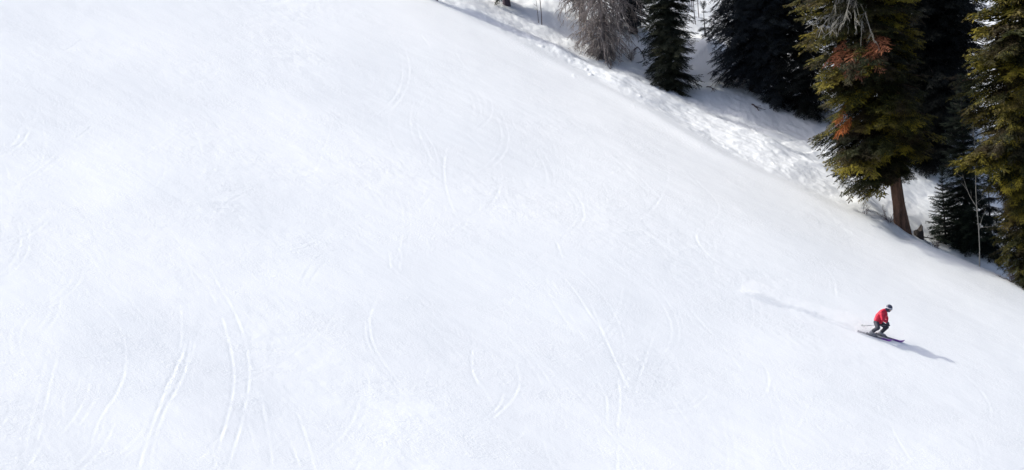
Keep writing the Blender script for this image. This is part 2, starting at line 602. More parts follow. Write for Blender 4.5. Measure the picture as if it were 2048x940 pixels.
def limb_template(rng, n=8):
    """a long limb carrying many small sprays, unit length"""
    out = []
    for i in range(n):
        s = .12 + .82 * (i + rng.uniform(-.3, .3)) / n
        for sd in (-1, 0, 1):
            if sd == 0 and rng.random() < .35: continue
            L = (.36 - .16 * abs(s - .35)) * rng.uniform(.7, 1.2) if sd else .26
            an = sd * math.radians(rng.uniform(32, 62)) + rng.normal(0, .12)
            Q = SPRAY_T[rng.integers(6)] * L
            x = Q[..., 0].copy(); y = Q[..., 1] * rng.uniform(.7, 1.1); z = Q[..., 2] - rng.uniform(0, .35) * x * x / L
            pt = rng.normal(-.03, .13)
            x, z = x * math.cos(pt) - z * math.sin(pt), x * math.sin(pt) + z * math.cos(pt)
            out.append(np.stack([x * math.cos(an) - y * math.sin(an) + s, x * math.sin(an) + y * math.cos(an), z + rng.normal(0, .03)], -1))
    Q = SPRAY_T[0] * .24; Q = Q.copy(); Q[..., 0] += .86
    out.append(Q)
    return np.concatenate(out)


SPRAY_B = [limb_template(_rng) for _ in range(7)]
SPRAY_M = [limb_template(_rng, 5) for _ in range(7)]


def put_bough(soup, tpl, base, az, L, pitch, droop, tilt, tone, rng, lift=0.0):
    Q = tpl * L
    Q = Q.copy()
    x = Q[..., 0]
    Q[..., 2] += -droop * x * x / max(L, .1) + lift * np.clip(x / L - .6, 0, 1) ** 2 * L
    Q[..., 1] *= rng.uniform(.8, 1.15)
    ct, st = math.cos(tilt), math.sin(tilt)
    y, z = Q[..., 1] * ct - Q[..., 2] * st, Q[..., 1] * st + Q[..., 2] * ct
    cp, sp = math.cos(pitch), math.sin(pitch)
    x2, z2 = x * cp - z * sp, x * sp + z * cp
    ca, sa = math.cos(az), math.sin(az)
    V = np.stack([x2 * ca - y * sa, x2 * sa + y * ca, z2], -1) + base
    n = len(V)
    soup.add(V.reshape(-1, 3), np.arange(n * 4).reshape(n, 4), np.clip(np.repeat(tone + rng.normal(0, .10, n), 4), 0, 1))


def conifer(name, label, base, H, R, mat, bark, seed, z0=0.3, lean=(0, 0), trunk_r=0.2, per_m=18, templates=SPRAY,
            profile=None, pitch=(0.25, -0.35), droop=.28, lift=.25, asym=None, cat='tree', group='conifers along the edge of the run',
            bare=None, tone_bias=0.0, layer=.42):
    """a conifer: an Empty at its foot, a trunk with its limbs, and a crown of needle sprays"""
    rng = np.random.default_rng(seed)
    root = empty(name, base, label, cat, group)
    axis = lambda z: np.array([lean[0] * z + .02 * math.sin(z * .7 + seed), lean[1] * z, z])
    zs = np.linspace(-0.6, H, 26)
    path = np.array([axis(z) for z in zs])
    rad = trunk_r * np.clip(1 - np.clip(zs, 0, H) / H, 0.02, 1) ** .8 * (1 + .45 * np.exp(-np.clip(zs, 0, 9) / .3))
    tr = Soup()
    V, Fq = tube(path, rad, 12)
    tr.add(V, Fq)
    cr = Soup()
    prof = profile or (lambda f: (1 - f) ** .75 * min(1, .72 + 1.4 * f))
    nb = int(per_m * (H - z0))
    az = rng.uniform(0, 6.28)
    lumps = rng.uniform(0, 6.28, 6)
    for i in range(nb):
        f = (i + rng.uniform(0, 1)) / nb
        # keep the boughs denser low down where the crown is broad
        f = f ** 1.18
        z = z0 + (H - z0) * f
        z += .75 * (round(z / layer) * layer - z)           # boughs stand in loose whorls
        az += 2.39996 + rng.normal(0, .35)
        r = R * prof(f) * rng.uniform(.72, 1.1)
        r *= 1 + .13 * math.sin(2 * az + lumps[0] + z * 1.1) + .10 * math.sin(3 * az + lumps[1] - z * 1.9)
        if asym: r *= asym(az, z)
        if r < .12: r = .12
        if rng.random() < .22: r *= rng.uniform(.45, .8)
        p0 = pitch[1] + (pitch[0] - pitch[1]) * f + rng.normal(0, .08)
        b = axis(z)
        if bare and bare(az, z):
            continue
        tone = np.clip(.45 + rng.normal(0, .2) + tone_bias + .12 * math.sin(az * 2 + z * .9 + lumps[2]), 0, 1)
        tpl = (templates if z < 12 or templates is SPRAY_S else SPRAY)[rng.integers(6 if templates is not SPRAY_S else 5)]
        put_bough(cr, tpl, b, az, r, p0, droop * rng.uniform(.6, 1.4), rng.normal(0, .12), tone, rng, lift)
        if i % 2 == 0:
            d = np.array([math.cos(az) * math.cos(p0), math.sin(az) * math.cos(p0), math.sin(p0)])
            t = np.linspace(0, .85, 4)[:, None]
            bp = b + d * r * t - np.array([0, 0, 1]) * droop * r * t * t
            V, Fq = tube(bp, np.linspace(.012 + .018 * r / 2, .005, 4), 4)
            tr.add(V, Fq)
    # leader
    for k in range(4):
        put_bough(cr, SPRAY_S[k % 5], axis(H - .35), rng.uniform(0, 6), .5, 1.35, 0, 0, .5, rng)
    tr.obj('trunk', bark, root, True)
    cr.obj('crown', mat, root)
    return root


def grow_twigs(soup, p, d, L, r, rng, depth, nchild, gravity=0.0, wander=.25, sides=4, spread=(25, 65)):
    n = max(4, int(5 + L * 3))
    pts = [np.array(p, float)]
    d = np.array(d, float); d /= np.linalg.norm(d)
    for i in range(n):
        d = d + rng.normal(0, wander / math.sqrt(n), 3) + np.array([0, 0, -gravity / n])
        d /= np.linalg.norm(d)
        pts.append(pts[-1] + d * L / n)
    pts = np.array(pts)
    V, Fq = tube(pts, np.linspace(r, r * .35, len(pts)), sides)
    soup.add(V, Fq)
    if depth <= 0: return
    for k in range(nchild):
        f = rng.uniform(.2, .98)
        i = min(len(pts) - 2, int(f * (len(pts) - 1)))
        t = pts[i + 1] - pts[i]; t /= np.linalg.norm(t)
        q = rng.normal(0, 1, 3); q -= t * (q @ t); q /= np.linalg.norm(q)
        an = math.radians(rng.uniform(*spread))
        grow_twigs(soup, pts[i], t * math.cos(an) + q * math.sin(an), L * (1 - f * .6) * rng.uniform(.3, .55), max(r * .5, .005), rng,
                   depth - 1, max(2, int(nchild * .6)), gravity, wander, 3, spread)


F_SUN = foliage('olive_needles', (0.012, 0.018, 0.008), (0.040, 0.044, 0.012), (0.32, 0.26, 0.032), .2, (0.055, 0.038, 0.024))
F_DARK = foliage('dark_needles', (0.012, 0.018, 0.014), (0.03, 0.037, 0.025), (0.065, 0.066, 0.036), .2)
F_BLUE = foliage('shaded_blue_needles', (0.012, 0.016, 0.020), (0.027, 0.034, 0.040), (0.05, 0.06, 0.062), .15)  # the shade over the grove is put into this needle colour
F_BLACK = foliage('shaded_black_needles', (0.004, 0.006, 0.006), (0.009, 0.012, 0.011), (0.018, 0.021, 0.018), .15)  # near black: shadow from neighbouring firs is painted into the needles
F_YOUNG = foliage('young_needles', (0.012, 0.020, 0.016), (0.024, 0.036, 0.026), (0.045, 0.06, 0.035), .2)
F_RUST = foliage('rust_dead_needles', (0.14, 0.055, 0.035), (0.32, 0.12, 0.06), (0.46, 0.2, 0.1), .3, (0.17, 0.10, 0.075))
F_ORANGE = foliage('orange_dead_needles', (0.25, 0.07, 0.02), (0.45, 0.14, 0.04), (0.6, 0.24, 0.08), .3)
BARK = bark_mat('red_brown_bark', (0.035, 0.02, 0.013), (0.22, 0.12, 0.08))
BARK_D = bark_mat('dark_bark', (0.02, 0.017, 0.016), (0.065, 0.05, 0.045))
BARK_P = bark_mat('purple_brown_bark', (0.05, 0.035, 0.05), (0.13, 0.10, 0.13))
BARK_G = bark_mat('grey_dead_wood', (0.17, 0.145, 0.14), (0.40, 0.355, 0.335), 9)
BARK_W = bark_mat('pale_sapling_bark', (0.22, 0.21, 0.18), (0.46, 0.44, 0.38), 9)
TWIG = bark_mat('brown_twig', (0.05, 0.035, 0.035), (0.15, 0.11, 0.11), 12)

# --- the big fir with the rusty clumps, at the edge of the run
def big_asym(az, z):
    # longer boughs towards the open run, shorter towards the forest
    k = 1.0 + .20 * math.cos(az - math.radians(180))
    if z < 4.0: k *= .78 + .14 * max(0, math.cos(az - math.pi)) + .2 * max(0, (z - 3.0))
    return k
bigb = ground(1806, 470, 0.9)
BIG_LEAN = (-.095, .01)
big = conifer('fir_tree', 'large olive fir with rusty dead clumps and thick bare reddish trunk beside the run', bigb, 19.5, 2.5, F_SUN, BARK,
              11, z0=2.6, lean=BIG_LEAN, trunk_r=.29, per_m=48, templates=SPRAY_B,
              profile=lambda f: min(1, .82 + 1.2 * f) * min(1, (1.03 - f) * 2.0) ** .8, pitch=(.12, -.24), droop=.10, lift=.10, asym=big_asym, tone_bias=.03,
              bare=lambda az, z: z < 3.6 and math.cos(az) > .6 and (int(z * 37) % 3 > 0))
rng = np.random.default_rng(77)
for n_, (az_deg, z, L, cnt, name_) in enumerate([(236, 9.0, 3.0, 18, 'dead_bough'), (211, 6.0, 2.75, 6, 'dead_bough')]):
    so = Soup()
    for k in range(cnt):
        a = math.radians(az_deg + rng.uniform(-15, 15) * (2.2 if n_ == 0 else .6))
        zz = z + rng.uniform(-.55, .4)
        b = np.array([BIG_LEAN[0] * zz, BIG_LEAN[1] * zz, zz]) + np.array([math.cos(a), math.sin(a), -.3]) * L * rng.uniform(*((.45, .68), (.62, .76))[n_])
        put_bough(so, SPRAY_S[k % 5], b, a, L * rng.uniform(*((.36, .5), (.26, .36))[n_]), -.5 + rng.normal(0, .2), .3, rng.normal(0, .4), rng.uniform(.3, .9), rng)
    o = so.obj(name_, (F_RUST, F_ORANGE)[n_], big)
    o['label'] = ['rusty orange dead needles below the grey limbs', 'small bright orange dead clump low on the left'][n_]
so = Soup()
for k in range(16):
    a = math.radians(rng.uniform(190, 262))
    zz = rng.uniform(9.7, 11.3)
    b = np.array([BIG_LEAN[0] * zz, 0, zz])
    grow_twigs(so, b + np.array([math.cos(a), math.sin(a), 0]) * .9, (math.cos(a), math.sin(a), -.12), rng.uniform(1.8, 2.6), .025, rng, 2, 7, 1.1, .35)
so.obj('bare_limb', BARK_W, big)['label'] = 'bare pale grey dead limbs hanging high on the fir'

# --- neighbours
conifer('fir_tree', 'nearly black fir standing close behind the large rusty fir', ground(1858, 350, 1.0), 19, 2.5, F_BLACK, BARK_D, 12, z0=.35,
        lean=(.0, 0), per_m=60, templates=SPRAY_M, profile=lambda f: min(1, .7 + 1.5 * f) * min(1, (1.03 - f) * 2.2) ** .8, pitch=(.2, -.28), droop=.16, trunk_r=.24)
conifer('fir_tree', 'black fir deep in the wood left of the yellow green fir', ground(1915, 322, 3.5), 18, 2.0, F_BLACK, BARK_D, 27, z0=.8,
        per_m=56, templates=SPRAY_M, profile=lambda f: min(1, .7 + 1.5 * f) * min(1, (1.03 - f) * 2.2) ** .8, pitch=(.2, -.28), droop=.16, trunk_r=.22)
conifer('fir_tree', 'tall yellow green fir filling the right border of the view', ground(2084, 596, 1.4), 20, 2.9, F_SUN, BARK, 13, z0=.4, lean=(-.02, 0),
        per_m=46, templates=SPRAY_B, asym=lambda az, z: .42 + .22 * min(1, z / 3) + .36 * min(1, max(0, (z - 5.2) / 1.6)), profile=lambda f: min(1, (1.03 - f) * 1.9) ** .8, pitch=(.12, -.26), droop=.12,
        lift=.10, trunk_r=.34, tone_bias=.12)
conifer('fir_tree', 'slender dark fir behind the pale bare sapling', ground(1938, 522, .9), 7.8, 1.5, F_YOUNG, BARK_D, 14, z0=.15, layer=.28, per_m=80,
        templates=SPRAY_M, profile=lambda f: (1 - f) ** .6 * min(1, .75 + f), pitch=(.5, -.2), droop=.2, lift=.35, trunk_r=.11)
conifer('fir_tree', 'small young pointed fir beside the dark stump', ground(1892, 500, .6), 3.4, 1.05, F_YOUNG, BARK_D, 15, z0=.1, layer=.17, per_m=62,
        templates=SPRAY_S, profile=lambda f: (1 - f) ** .8, pitch=(.75, .05), droop=.12, lift=.35, trunk_r=.05)
conifer('fir_tree', 'low dark bushy fir under the yellow green fir at the snow edge', ground(1985, 540, 1.3), 3.6, 1.25, F_BLACK, BARK_D, 16, z0=.1,
        per_m=46, templates=SPRAY_M, profile=lambda f: (1 - f) ** .6, trunk_r=.07)
# --- the single dark fir, its foot behind the snow crest
conifer('fir_tree', 'single dark green fir with full skirts right of the grey dead tree', ground(1344, 188, .9), 15, 1.4, F_DARK, BARK_D, 17, z0=.1, per_m=74,
        lean=(-.01, 0), templates=SPRAY_M, profile=lambda f: min(1, .82 + 1.1 * f) * min(1, (1.02 - f) * 1.9) ** .8, pitch=(.25, -.25), droop=.2, lift=.35,
        trunk_r=.17)
# --- the dark grove
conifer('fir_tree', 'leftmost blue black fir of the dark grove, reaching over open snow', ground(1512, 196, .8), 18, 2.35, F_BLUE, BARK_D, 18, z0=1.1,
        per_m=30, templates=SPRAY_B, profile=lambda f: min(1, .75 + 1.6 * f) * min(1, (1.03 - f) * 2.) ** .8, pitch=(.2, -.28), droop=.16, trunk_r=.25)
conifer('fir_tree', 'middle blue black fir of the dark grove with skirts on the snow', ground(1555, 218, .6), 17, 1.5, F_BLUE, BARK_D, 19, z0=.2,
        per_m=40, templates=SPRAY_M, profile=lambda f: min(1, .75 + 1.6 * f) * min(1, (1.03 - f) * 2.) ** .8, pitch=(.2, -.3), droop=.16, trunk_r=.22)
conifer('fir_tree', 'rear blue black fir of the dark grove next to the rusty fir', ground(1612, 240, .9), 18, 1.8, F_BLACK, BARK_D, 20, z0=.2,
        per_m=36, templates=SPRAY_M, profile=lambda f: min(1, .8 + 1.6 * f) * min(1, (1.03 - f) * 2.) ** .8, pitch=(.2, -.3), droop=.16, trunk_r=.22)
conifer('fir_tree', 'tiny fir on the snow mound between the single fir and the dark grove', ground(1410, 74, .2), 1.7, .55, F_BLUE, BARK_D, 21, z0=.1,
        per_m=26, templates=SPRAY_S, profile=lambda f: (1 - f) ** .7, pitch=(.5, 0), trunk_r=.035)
# --- at the top of the view
conifer('fir_tree', 'dark fir just behind the grey dead tree, right of its trunk', ground(1268, 92, 1.5), 16, 1.5, F_BLUE, BARK_D, 22, z0=.7, per_m=28,
        profile=lambda f: min(1, .75 + 1.6 * f) * min(1, (1.03 - f) * 2.) ** .8, trunk_r=.18)
conifer('fir_tree', 'dark fir left behind the grey dead tree, only its lowest boughs showing', ground(1168, 72, 1.5), 16, 1.25, F_BLUE, BARK_D, 23, z0=1.25, per_m=22,
        profile=lambda f: min(1, .8 + 1.6 * f) * min(1, (1.03 - f) * 2.) ** .8, trunk_r=.14)
conifer('fir_tree', 'tree with a purple brown trunk foot at the upper edge of the view', ground(1014, 11, 0), 15, 1.6, F_DARK, BARK_P, 24, z0=1.0, per_m=20,
        trunk_r=.15)
conifer('fir_tree', 'thin purple trunk at the very top where the run leaves the view', ground(873, 4, .3), 12, 1.2, F_DARK, BARK_P, 25, z0=1.2, per_m=20,
        trunk_r=.06)

# --- the grey dead tree
root = empty('dead_tree', ground(1207, 119, 0), 'grey leafless dead conifer with drooping twiggy boughs at the run edge', 'tree')
rng = np.random.default_rng(5)
so = Soup(); tk = Soup()
V, Fq = tube([(.02 * math.sin(z), 0, z) for z in np.linspace(-.5, 11, 20)], np.linspace(.17, .02, 20) + .08 * np.exp(-np.linspace(0, 11, 20) / .5), 10)
tk.add(V, Fq)
for k in range(430):
    z = .25 + 10.4 * (k / 430) ** 1.25
    a = rng.uniform(0, 6.28)
    L = min(2.9, .9 + .75 * z) * min(1, (11.3 - z) / 5) * rng.uniform(.55, 1.15)
    d = (math.cos(a), math.sin(a), rng.uniform(-.3, .1))
    grow_twigs(so, (0, 0, z), d, L, .027, rng, 2 if z < 5 else 1, 8, 1.15, .38)
tk.obj('trunk', BARK_G, root, True)
so.obj('bare_branches', BARK_G, root)

# --- saplings, shrubs, sticks
def sapling(name, label, base, H, r, bark, seed, nb, cat='tree', lean=(0, 0), group=None, blen=.5, gravity=0., start=.25):
    rng = np.random.default_rng(seed)
    t = b = Soup()
    zs = np.linspace(-.3, H, 14)
    P = np.array([(lean[0] * z + .03 * math.sin(z * 1.7 + seed), lean[1] * z + .02 * math.cos(z * 1.3), z) for z in zs])
    V, Fq = tube(P, r * (1 - .75 * np.clip(zs / H, 0, 1)), 6); t.add(V, Fq)
    for k in range(nb):
        z = H * rng.uniform(start, .97)
        a = rng.uniform(0, 6.28)
        p = np.array([np.interp(z, zs, P[:, i]) for i in range(3)])
        grow_twigs(b, p, (math.cos(a), math.sin(a), rng.uniform(.2, .9)), blen * rng.uniform(.5, 1.2) * (1.15 - .5 * z / H), r * .35, rng, 1, 4, gravity)
    o = t.obj(name, bark, None, True)
    o.location = tuple(map(float, base))
    return tag(o, label, cat, group)

bs = sapling('bare_sapling', 'pale bare sapling with a forked stem in front of the slender dark fir', ground(1960, 536, .25), 6.6, .028, BARK_W, 31, 16,
             lean=(.0, 0), blen=.6)
fk = Soup(); rg = np.random.default_rng(8)
grow_twigs(fk, (0, 0, 2.6), (-.45, -.1, .9), 1.7, .015, rg, 1, 4, -.7, .2, 5)
grow_twigs(fk, (0, 0, 1.5), (.3, -.1, .9), 1.1, .014, rg, 1, 3, 0, .15, 5)
fk.obj('forked_stem', BARK_W, bs)
sapling('bare_sapling', 'taller of two thin bare saplings on open snow left of the dead tree', ground(1083, 52, 0), 3.6, .028, TWIG, 32, 12, blen=.7)
sapling('bare_sapling', 'shorter of two thin bare saplings on open snow left of the dead tree', ground(1076, 47, 0), 1.5, .02, TWIG, 33, 5, blen=.4)
for k, (px, py, h) in enumerate([(1391, 58, 4), (1399, 44, 4.5), (1386, 30, 4)]):
    sapling('bare_sapling', ['lowest thin sapling stem right of the single dark fir', 'middle thin sapling stem right of the single dark fir',
            'highest thin sapling stem right of the single dark fir'][k], ground(px, py, .5), h, .025, TWIG, 34 + k, 6, blen=.4)


def shrub(label, base, n, L, seed, mat=TWIG):
    rng = np.random.default_rng(seed)
    s = Soup()
    for k in range(n):
        a = rng.uniform(0, 6.28); t = rng.uniform(.2, .8)
        grow_twigs(s, (rng.normal(0, .05), rng.normal(0, .05), -.08), (math.cos(a) * t, math.sin(a) * t, 1), L * rng.uniform(.6, 1.1), .011, rng, 2, 5, -.1, .4)
    o = s.obj('bare_shrub', mat, None)
    o.location = tuple(map(float, base))
    return tag(o, label, 'shrub')

shrub('dark twiggy shrub just left of the thick reddish trunk', ground(1778, 452, .3), 6, 1.25, 41)
shrub('faint pinkish twigs on the snow under the large fir', ground(1733, 436, .5), 4, .9, 42)
shrub('low tangle of twigs at the foot of the young fir', ground(1872, 500, .5), 10, .7, 43)
shrub('brown brush at the snow edge beneath the yellow green fir', ground(2022, 572, .5), 16, .8, 44)
shrub('twigs poking from the snow below the grey dead tree', ground(1222, 138, 0), 4, .4, 45)
shrub('bare brush at the lower right foot of the dead tree', ground(1262, 128, .3), 14, .95, 46, BARK_G)
shrub('pale brush under the leftmost fir of the dark grove', ground(1478, 188, .6), 10, .8, 47, BARK_G)


def stick(label, p0, p1, r, seed, cat='branch', arch=.25):
    rng = np.random.default_rng(seed)
    p0 = np.array(p0); p1 = np.array(p1)
    t = np.linspace(0, 1, 9)[:, None]
    P = (p1 - p0) * t
    P[:, 2] += arch * 4 * t[:, 0] * (1 - t[:, 0]) + rng.normal(0, .02, 9)
    s = Soup()
    V, Fq = tube(P, np.linspace(r, r * .4, 9), 6); s.add(V, Fq)
    for k in (3, 5, 6):
        grow_twigs(s, P[k], (P[-1] - P[0]) * .5 + rng.normal(0, .3, 3), .5, r * .5, rng, 1, 3)
    o = s.obj('fallen_branch', TWIG, None)
    o.location = tuple(map(float, p0 + np.array([0, 0, .02])))
    return tag(o, label, cat)

stick('dark arched broken branch between dead tree and single fir', ground(1268, 102, 0), ground(1290, 122, 0), .035, 51, arch=.35)
stick('broken stick lying on the snow right of the single fir', ground(1413, 176, 0), ground(1430, 186, 0), .03, 52, arch=.1)
stick('dark stick half buried in the snow in front of the dark grove', ground(1504, 210, 0), ground(1518, 224, 0), .04, 53, arch=.08)

# stump beside the trunk
def stump():
    root = empty('tree_stump', ground(1838, 479, .25), 'dark broken stump sticking out of snow right of thick trunk', 'stump')
    rng = np.random.default_rng(2)
    n = 16; V = []; Fq = []
    hs = [-.3, .05, .2, .33, .42]
    for j, h in enumerate(hs):
        for i in range(n):
            a = 2 * math.pi * i / n
            r = .2 * (1.15 - .15 * j / 4) * (1 + .08 * math.sin(3 * a) + .05 * rng.normal())
            zz = h + (0 if j < 4 else .10 * math.sin(a * 2 + .5) + .14 * math.cos(a) * 1 + .05 * rng.normal())
            V.append((r * math.cos(a), r * math.sin(a), zz))
    for j in range(len(hs) - 1):
        for i in range(n):
            Fq.append((j * n + i, j * n + (i + 1) % n, (j + 1) * n + (i + 1) % n, (j + 1) * n + i))
    V.append((0, 0, .36)); c = len(V) - 1
    top = [((len(hs) - 1) * n + i, (len(hs) - 1) * n + (i + 1) % n, c) for i in range(n)]
    mesh_obj('trunk', V, Fq + top, BARK_D, root)
    b = Soup()
    grow_twigs(b, (.15, -.05, .05), (1, -.1, -.12), .55, .03, rng, 1, 3)
    b.obj('root', BARK_D, root)
stump()

# ------------------------------------------------------------------ the skier
SY = float(plane_hit(1762, 677)[1])
def K(cx, cy, dy=0.0):
    """a joint: its place in the enlarged crop of the photograph and its distance before or behind the skier's midline"""
    return at_depth(1720 + cx / 8.95, 595 + cy / 8.95, SY + dy)

def skin(name, joints, edges, mat, parent, voxel=.012, root_i=0, smooth=6):
    """one continuous surface grown round a skeleton of joints: (place, radius)"""
    V = []; Fq = []
    n = 0
    for i, j in edges:
        a, ra = np.array(joints[i][0], float), joints[i][1]
        b, rb = np.array(joints[j][0], float), joints[j][1]
        d = b - a; L = np.linalg.norm(d); d = d / L
        path = []; rad = []
        for t in np.linspace(-math.pi / 2, 0, 6): path.append(a + d * ra * math.sin(t)); rad.append(ra * max(.02, math.cos(t)))
        for t in np.linspace(.2, .8, 4): path.append(a + d * L * t); rad.append(ra + (rb - ra) * t)
        for t in np.linspace(0, math.pi / 2, 6): path.append(b + d * rb * math.sin(t)); rad.append(rb * max(.02, math.cos(t)))
        ref = np.array([0, 0, 1.0]) if abs(d[2]) < .9 else np.array([1.0, 0, 0])
        A1 = np.cross(d, ref); A1 /= np.linalg.norm(A1); B1 = np.cross(d, A1)
        sd = 16
        for p, r in zip(path, rad):
            for k in range(sd):
                an = 2 * math.pi * k / sd
                V.append(p + r * (math.cos(an) * A1 + math.sin(an) * B1))
        m = len(path)
        for q in range(m - 1):
            for k in range(sd):
                Fq.append((n + q * sd + k, n + q * sd + (k + 1) % sd, n + (q + 1) * sd + (k + 1) % sd, n + (q + 1) * sd + k))
        Fq.append(tuple(n + k for k in range(sd - 1, -1, -1))); Fq.append(tuple(n + (m - 1) * sd + k for k in range(sd)))
        n += m * sd
    me = bpy.data.meshes.new(name)
    me.from_pydata([tuple(map(float, v)) for v in V], [], Fq)
    o = bpy.data.objects.new(name, me); C.objects.link(o)
    r = o.modifiers.new('remesh', 'REMESH'); r.mode = 'VOXEL'; r.voxel_size = voxel
    sm = o.modifiers.new('smooth', 'SMOOTH'); sm.factor = .5; sm.iterations = smooth
    dg = bpy.context.evaluated_depsgraph_get()
    m2 = bpy.data.meshes.new_from_object(o.evaluated_get(dg))
    bpy.data.objects.remove(o)
    m2.name = name
    m2.materials.clear(); m2.materials.append(mat)
    m2.polygons.foreach_set('use_smooth', np.ones(len(m2.polygons), bool))
    o = bpy.data.objects.new(name, m2); C.objects.link(o)
    o.parent = parent
    m2.transform(Matrix.Translation(-parent.location))
    return o

M_RED = simple('red_jacket', (0.60, 0.010, 0.045), .6, var=.25, scale=11, bump=.03)
M_TROUSER = simple('dark_trousers', (0.025, 0.028, 0.045), .7, var=.3, scale=9, bump=.01)
M_GLOVE = simple('dark_glove', (0.03, 0.03, 0.055), .6)
M_HELM = simple('navy_helmet', (0.045, 0.05, 0.09), .35, var=.15)
M_SKINC = simple('skin', (0.42, 0.25, 0.19), .5, var=.08)
M_STRAP = simple('pale_strap', (0.6, 0.6, 0.66), .5, var=.1)
M_LENS = simple('goggle_lens', (0.30, 0.34, 0.42), .12, var=.1)
M_BOOT = simple('grey_boot', (0.22, 0.23, 0.26), .4, var=.2)
M_SKI = simple('purple_ski', (0.13, 0.035, 0.26), .35, var=.15)
M_SKID = simple('grey_ski', (0.17, 0.165, 0.20), .4, var=.3)
M_BIND = simple('binding', (0.08, 0.08, 0.09), .4)
M_POLE = simple('grey_pole', (0.22, 0.23, 0.25), .35, metal=.5, var=.1)
M_BLACK = simple('black_rubber', (0.02, 0.02, 0.022), .7)

# skis lie on the slope: tip to tail, parallel
tipF = plane_hit(1808, 689.5); tailF = plane_hit(1727, 664.5)
dirS = tipF - tailF; dirS /= np.linalg.norm(dirS)
tipN = plane_hit(1784, 686.5)
nrm = np.array([A_, -B_, 1.0]); nrm /= np.linalg.norm(nrm)
latS = np.cross(nrm, dirS); latS /= np.linalg.norm(latS)
def snowz(p):
    j = int(np.clip(np.searchsorted(gy, p[1]), 1, ny - 1)); i = int(np.clip(np.searchsorted(gx, p[0]), 1, nx - 1))
    return float(Z[j - 1:j + 1, i - 1:i + 1].mean())
def on_snow(p, dz=0.0):
    return np.array([p[0], p[1], snowz(p) + dz])
SKI_L = 1.42

def make_ski(tip, label, edge):
    mid = on_snow(tip - dirS * SKI_L * .5, .012)
    e1 = on_snow(tip, .012); e0 = on_snow(tip - dirS * SKI_L, .012)
    d = e1 - e0; d /= np.linalg.norm(d)
    l = np.cross(nrm, d); l /= np.linalg.norm(l)
    l = l * math.cos(edge) + nrm * math.sin(edge)
    n = np.cross(d, l)
    root = empty('ski', mid, label, 'ski', 'pair of skis under the skier')
    def body(t0, t1, off):
        Vs = []; Fs = []
        ts = np.linspace(t0, t1, 18)
        for q, t in enumerate(ts):
            wd = .05 + .017 * abs(2 * t - 1) ** 2
            if t > .93: wd *= math.sqrt(max(.02, 1 - ((t - .93) / .07) ** 2))
            zc = .11 * max(0, (t - .86) / .14) ** 2 + .02 * max(0, (.06 - t) / .06) ** 2
            for sx, sz in ((-1, 0), (1, 0), (1, .018), (-1, .018)):
                Vs.append(d * (t - .5) * SKI_L + l * sx * wd + n * (zc + sz + off))
            if q:
                a = (q - 1) * 4; b = q * 4
                for m in range(4): Fs.append((a + m, a + (m + 1) % 4, b + (m + 1) % 4, b + m))
        Fs.append((0, 1, 2, 3)); e = len(Vs) - 4; Fs.append((e + 3, e + 2, e + 1, e))
        return Vs, Fs
    V, Fq = body(0, .70, 0); mesh_obj('ski_tail', V, Fq, M_SKID, root)
    V, Fq = body(.70, 1.0, 0); mesh_obj('ski_tip', V, Fq, M_SKI, root)
    def block(c, hl, hw, hh):
        Vs = [d * (c + sx * hl) + l * sy * hw * (.8 if sz else 1) + n * (.02 + sz * hh) for sz in (0, 1) for sx in (-1, 1) for sy in (-1, 1)]
        return Vs, [(0, 1, 3, 2), (4, 6, 7, 5), (0, 4, 5, 1), (2, 3, 7, 6), (0, 2, 6, 4), (1, 5, 7, 3)]
    return root, d, l, n, block

skiF, dF, lF, nF, blkF = make_ski(tipF, 'purple tipped ski farther from the camera, its tip leading', .12)
skiN, dN, lN, nN, blkN = make_ski(tipN, 'purple tipped ski nearer the camera, its tip trailing', .12)
cF = 1761.5; cN = 1742.5
def foot_on(ski, d, px):
    # distance along the ski where the boot stands
    u = (plane_hit(px, 675) - np.array(ski.location)) @ d
    return float(u)
uF = foot_on(skiF, dF, cF); uN = foot_on(skiN, dN, cN)
for ski, d, l, n, blk, u in ((skiF, dF, lF, nF, blkF, uF), (skiN, dN, lN, nN, blkN, uN)):
    V, Fq = blk(u + .17, .05, .03, .035); mesh_obj('toe_binding', V, Fq, M_BIND, ski)
    V, Fq = blk(u - .18, .06, .03, .05); mesh_obj('heel_binding', V, Fq, M_BIND, ski)

heelF = np.array(skiF.location) + dF * (uF - .10) + nF * .035
toeF = np.array(skiF.location) + dF * (uF + .14) + nF * .035
heelN = np.array(skiN.location) + dN * (uN - .10) + nN * .035
toeN = np.array(skiN.location) + dN * (uN + .14) + nN * .035
ankF = heelF + nF * .10 + dF * .03; ankN = heelN + nN * .10 + dN * .03
shaftF = ankF + (K(345, 660, .12) - ankF) / np.linalg.norm(K(345, 660, .12) - ankF) * .07
kneeF = K(478, 530, .02); hipF = K(335, 440, .12)
kneeN = K(322, 545, -.34); hipN = K(292, 440, -.10)
cuffN = ankN + (kneeN - ankN) / np.linalg.norm(kneeN - ankN) * .15
pel = K(300, 425, 0); waist = K(300, 375, 0); chest = K(365, 295, 0); upch = K(405, 250, 0); neck = K(470, 222, 0); headc = K(522, 192, 0)
shN = K(392, 268, -.19); elN = K(405, 392, -.30); wrN = K(470, 438, -.30); hdN = K(500, 478, -.28)
shF = K(430, 262, .19); elF = K(480, 370, .28); wrF = K(482, 425, .18); hdF = K(492, 450, .14)

